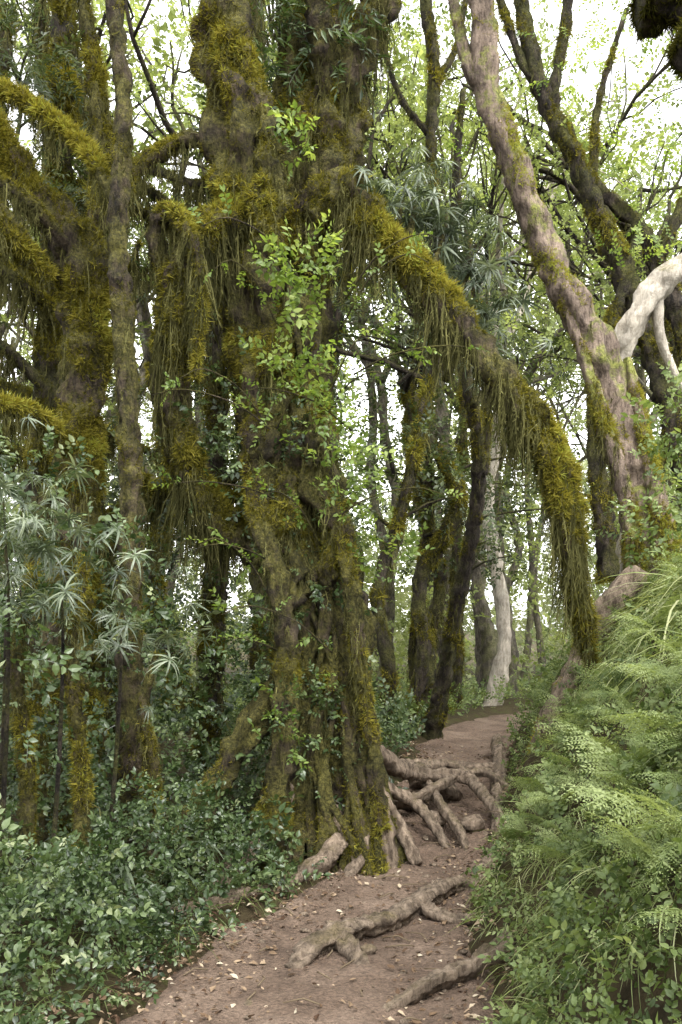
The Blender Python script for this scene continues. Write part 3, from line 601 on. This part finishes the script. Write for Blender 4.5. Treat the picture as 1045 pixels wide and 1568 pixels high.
for s,b,sz in [(.5,4.0,.42),(.85,4.3,.48),(.95,5.0,.46),(.5,5.3,.38),(.8,3.7,.42),(.6,3.4,.42),(1.1,5.7,.44),(.4,6.2,.3),(.35,4.6,.34),(.7,4.7,.42),(.95,3.9,.44),(.6,3.0,.36)]:
    r_=float(edges(b)[1]); fernplant(r_+s,b,sz,6,.8)
fb.build('fern_plants',M_fern)
def low(n,y0,y1,s1,sc,rb):
    x,y=bankpts(n,y0,y1,.04,s1); n=len(x)
    put(sb,SPRH,np.stack([x,y,gh(x,y)+rng.random(n)*.14],1),unit(rng.normal(size=(n,3))*.5+np.array([-.4,-.3,.6])),sc*(.5+1.0*rng.random(n)),np.clip(rb+rng.normal(size=n)*.25+.15*np.sin(x*5+y*3)*np.sin(y*4-x*2),0,1),hint=np.array([-.4,-.3,1.])+rng.normal(size=(n,3))*.4)
low(5600,2.6,13,2.6,.11,.42); low(1300,1.8,4.2,1.3,.09,.42)
for c,rad,n,s in [((2.6,7.3,3.3),(.4,.5,.4),90,.2),((3.0,7.6,3.0),(.5,.5,.8),120,.2),((2.3,6.9,2.5),(.3,.3,.25),50,.18),((3.3,10,3.0),(.6,.6,.5),100,.26),((2.8,11.5,1.5),(.5,.6,.5),90,.24)]:
    blob(sb,SPRH,c,rad,n,s,.5)
sb.build('bank_shrubs',M_fern)
x,y=bankpts(1000,2.8,9.5,.05,2.6); n=len(x); sdist=x-edges(y)[1]
putz(gb,GRS,np.stack([x,y,gh(x,y)],1),np.where(sdist>1.0,.46,.22)*(.6+.7*rng.random(n)),.62+rng.normal(size=n)*.24)
l,_=edges(np.linspace(4.2,7,60)); yy=np.linspace(4.2,7,60)
xx=l-rng.uniform(.1,.9,60); putz(gb,GRS,np.stack([xx,yy,gh(xx,yy)],1),.25*(.6+.7*rng.random(60)),.3+rng.normal(size=60)*.15)
gb.build('grass_tufts',M_grass)
# ------------------------------------------------------------------ litter, twigs, stones
lt=Bag(); LF=[leaf_hi(.3,.12,-.25),leaf_hi(.22,.15,.3),leaf_lo(.35,.15)]
n=4600; y=3.4+rng.random(n)**1.3*8.5; l,r=edges(y); q=rng.random(n); e1=rng.random(n)<.78
q=np.where(e1,np.where(rng.random(n)<.45,rng.random(n)**2*.3,1-rng.random(n)**2*.35),q)
x=l-.12+(r-l+.24)*q
P=np.stack([x,y,gh(x,y)+.035+rng.random(n)*.012],1); a=rng.random(n)*2*PI
put(lt,LF,P,np.stack([np.cos(a),np.sin(a),rng.normal(size=n)*.2],1),.018+.037*rng.random(n)**2,rng.random(n)**1.1,hint=np.array([0,0,1.])+rng.normal(size=(n,3))*.35)
lt.build('leaf_litter',M_litter)
tw=Bag()
for k in range(80):
    y=rng.uniform(3.6,9); l,r=edges(y); x=rng.uniform(l-.1,r+.1); a=rng.random()*2*PI; L0=rng.uniform(.06,.28); z=float(gh(x,y))+.04
    tube(tw,[(x,y,z,.004),(x+math.cos(a)*L0*.5,y+math.sin(a)*L0*.5,z+.015,.004),(x+math.cos(a+.3)*L0,y+math.sin(a+.3)*L0,z,.002)],.05,5,0,0,k,False)
tw.build('fallen_twigs',M_twig,True)
st=Bag()
import bmesh
bm=bmesh.new(); bmesh.ops.create_icosphere(bm,subdivisions=2,radius=1); sv=np.array([v.co[:] for v in bm.verts]); sf=np.array([[v.index for v in f.verts] for f in bm.faces]).ravel(); nf=len(bm.faces); bm.free()
STN=[]
for i in range(4):
    nz=np.array([mnoise.noise(Vector(v*1.3)+Vector((i*7,0,0))) for v in sv]); STN.append((sv*(1+.45*nz)[:,None]*[1,.8,.5],sf,np.full(nf,3),np.zeros(len(sv))))
n=320; y=rng.uniform(3.6,11,n); l,r=edges(y); x=rng.uniform(l,r,n)
putz(st,STN,np.stack([x,y,gh(x,y)+.03],1),.008+.03*rng.random(n)**3,rng.random(n))
P=np.array([(.75,9.2,.4),(.95,8.9,.36),(1.1,8.1,.2),(.8,8.2,.22),(.62,8.5,.3),(1.2,9.5,.42),(.14,5.2,.02),(.9,6.2,.04)]); putz(st,STN,P,np.array([.13,.15,.12,.1,.12,.12,.07,.07]),rng.random(8))
st.build('stones',M_root,True)
# ------------------------------------------------------------------ light, sky, camera
w=bpy.data.worlds.new('World'); scene.world=w; w.use_nodes=True; nt=w.node_tree
bgn=nt.nodes['Background']; sk=nt.nodes.new('ShaderNodeTexSky'); sk.sky_type='NISHITA'; sk.sun_disc=False
EL,RO=math.radians(55),math.radians(150)
sk.sun_elevation=EL; sk.sun_rotation=RO; sk.dust_density=4; sk.air_density=1.2; sk.altitude=500
hs=nt.nodes.new('ShaderNodeHueSaturation'); hs.inputs['Saturation'].default_value=.04; hs.inputs['Value'].default_value=5.8
nt.links.new(sk.outputs[0],hs.inputs['Color']); nt.links.new(hs.outputs[0],bgn.inputs[0]); bgn.inputs[1].default_value=.15
sl=bpy.data.lights.new('sun','SUN'); sl.energy=1.5; sl.angle=math.radians(12); sl.color=(1,.94,.83)
so=bpy.data.objects.new('sun',sl); scene.collection.objects.link(so)
sd=Vector((math.sin(RO)*math.cos(EL),math.cos(RO)*math.cos(EL),math.sin(EL)))
so.rotation_euler=sd.to_track_quat('Z','Y').to_euler()
cd=bpy.data.cameras.new('camera'); cd.sensor_fit='VERTICAL'; cd.sensor_height=36; cd.sensor_width=24; cd.lens=34.4; cd.shift_y=.138; cd.clip_end=2000; cd.clip_start=.05
co=bpy.data.objects.new('camera',cd); scene.collection.objects.link(co); co.location=(0,0,1.6); co.rotation_euler=(PI/2,0,0); scene.camera=co
scene.view_settings.view_transform='Standard'; scene.view_settings.look='None'; scene.view_settings.exposure=0
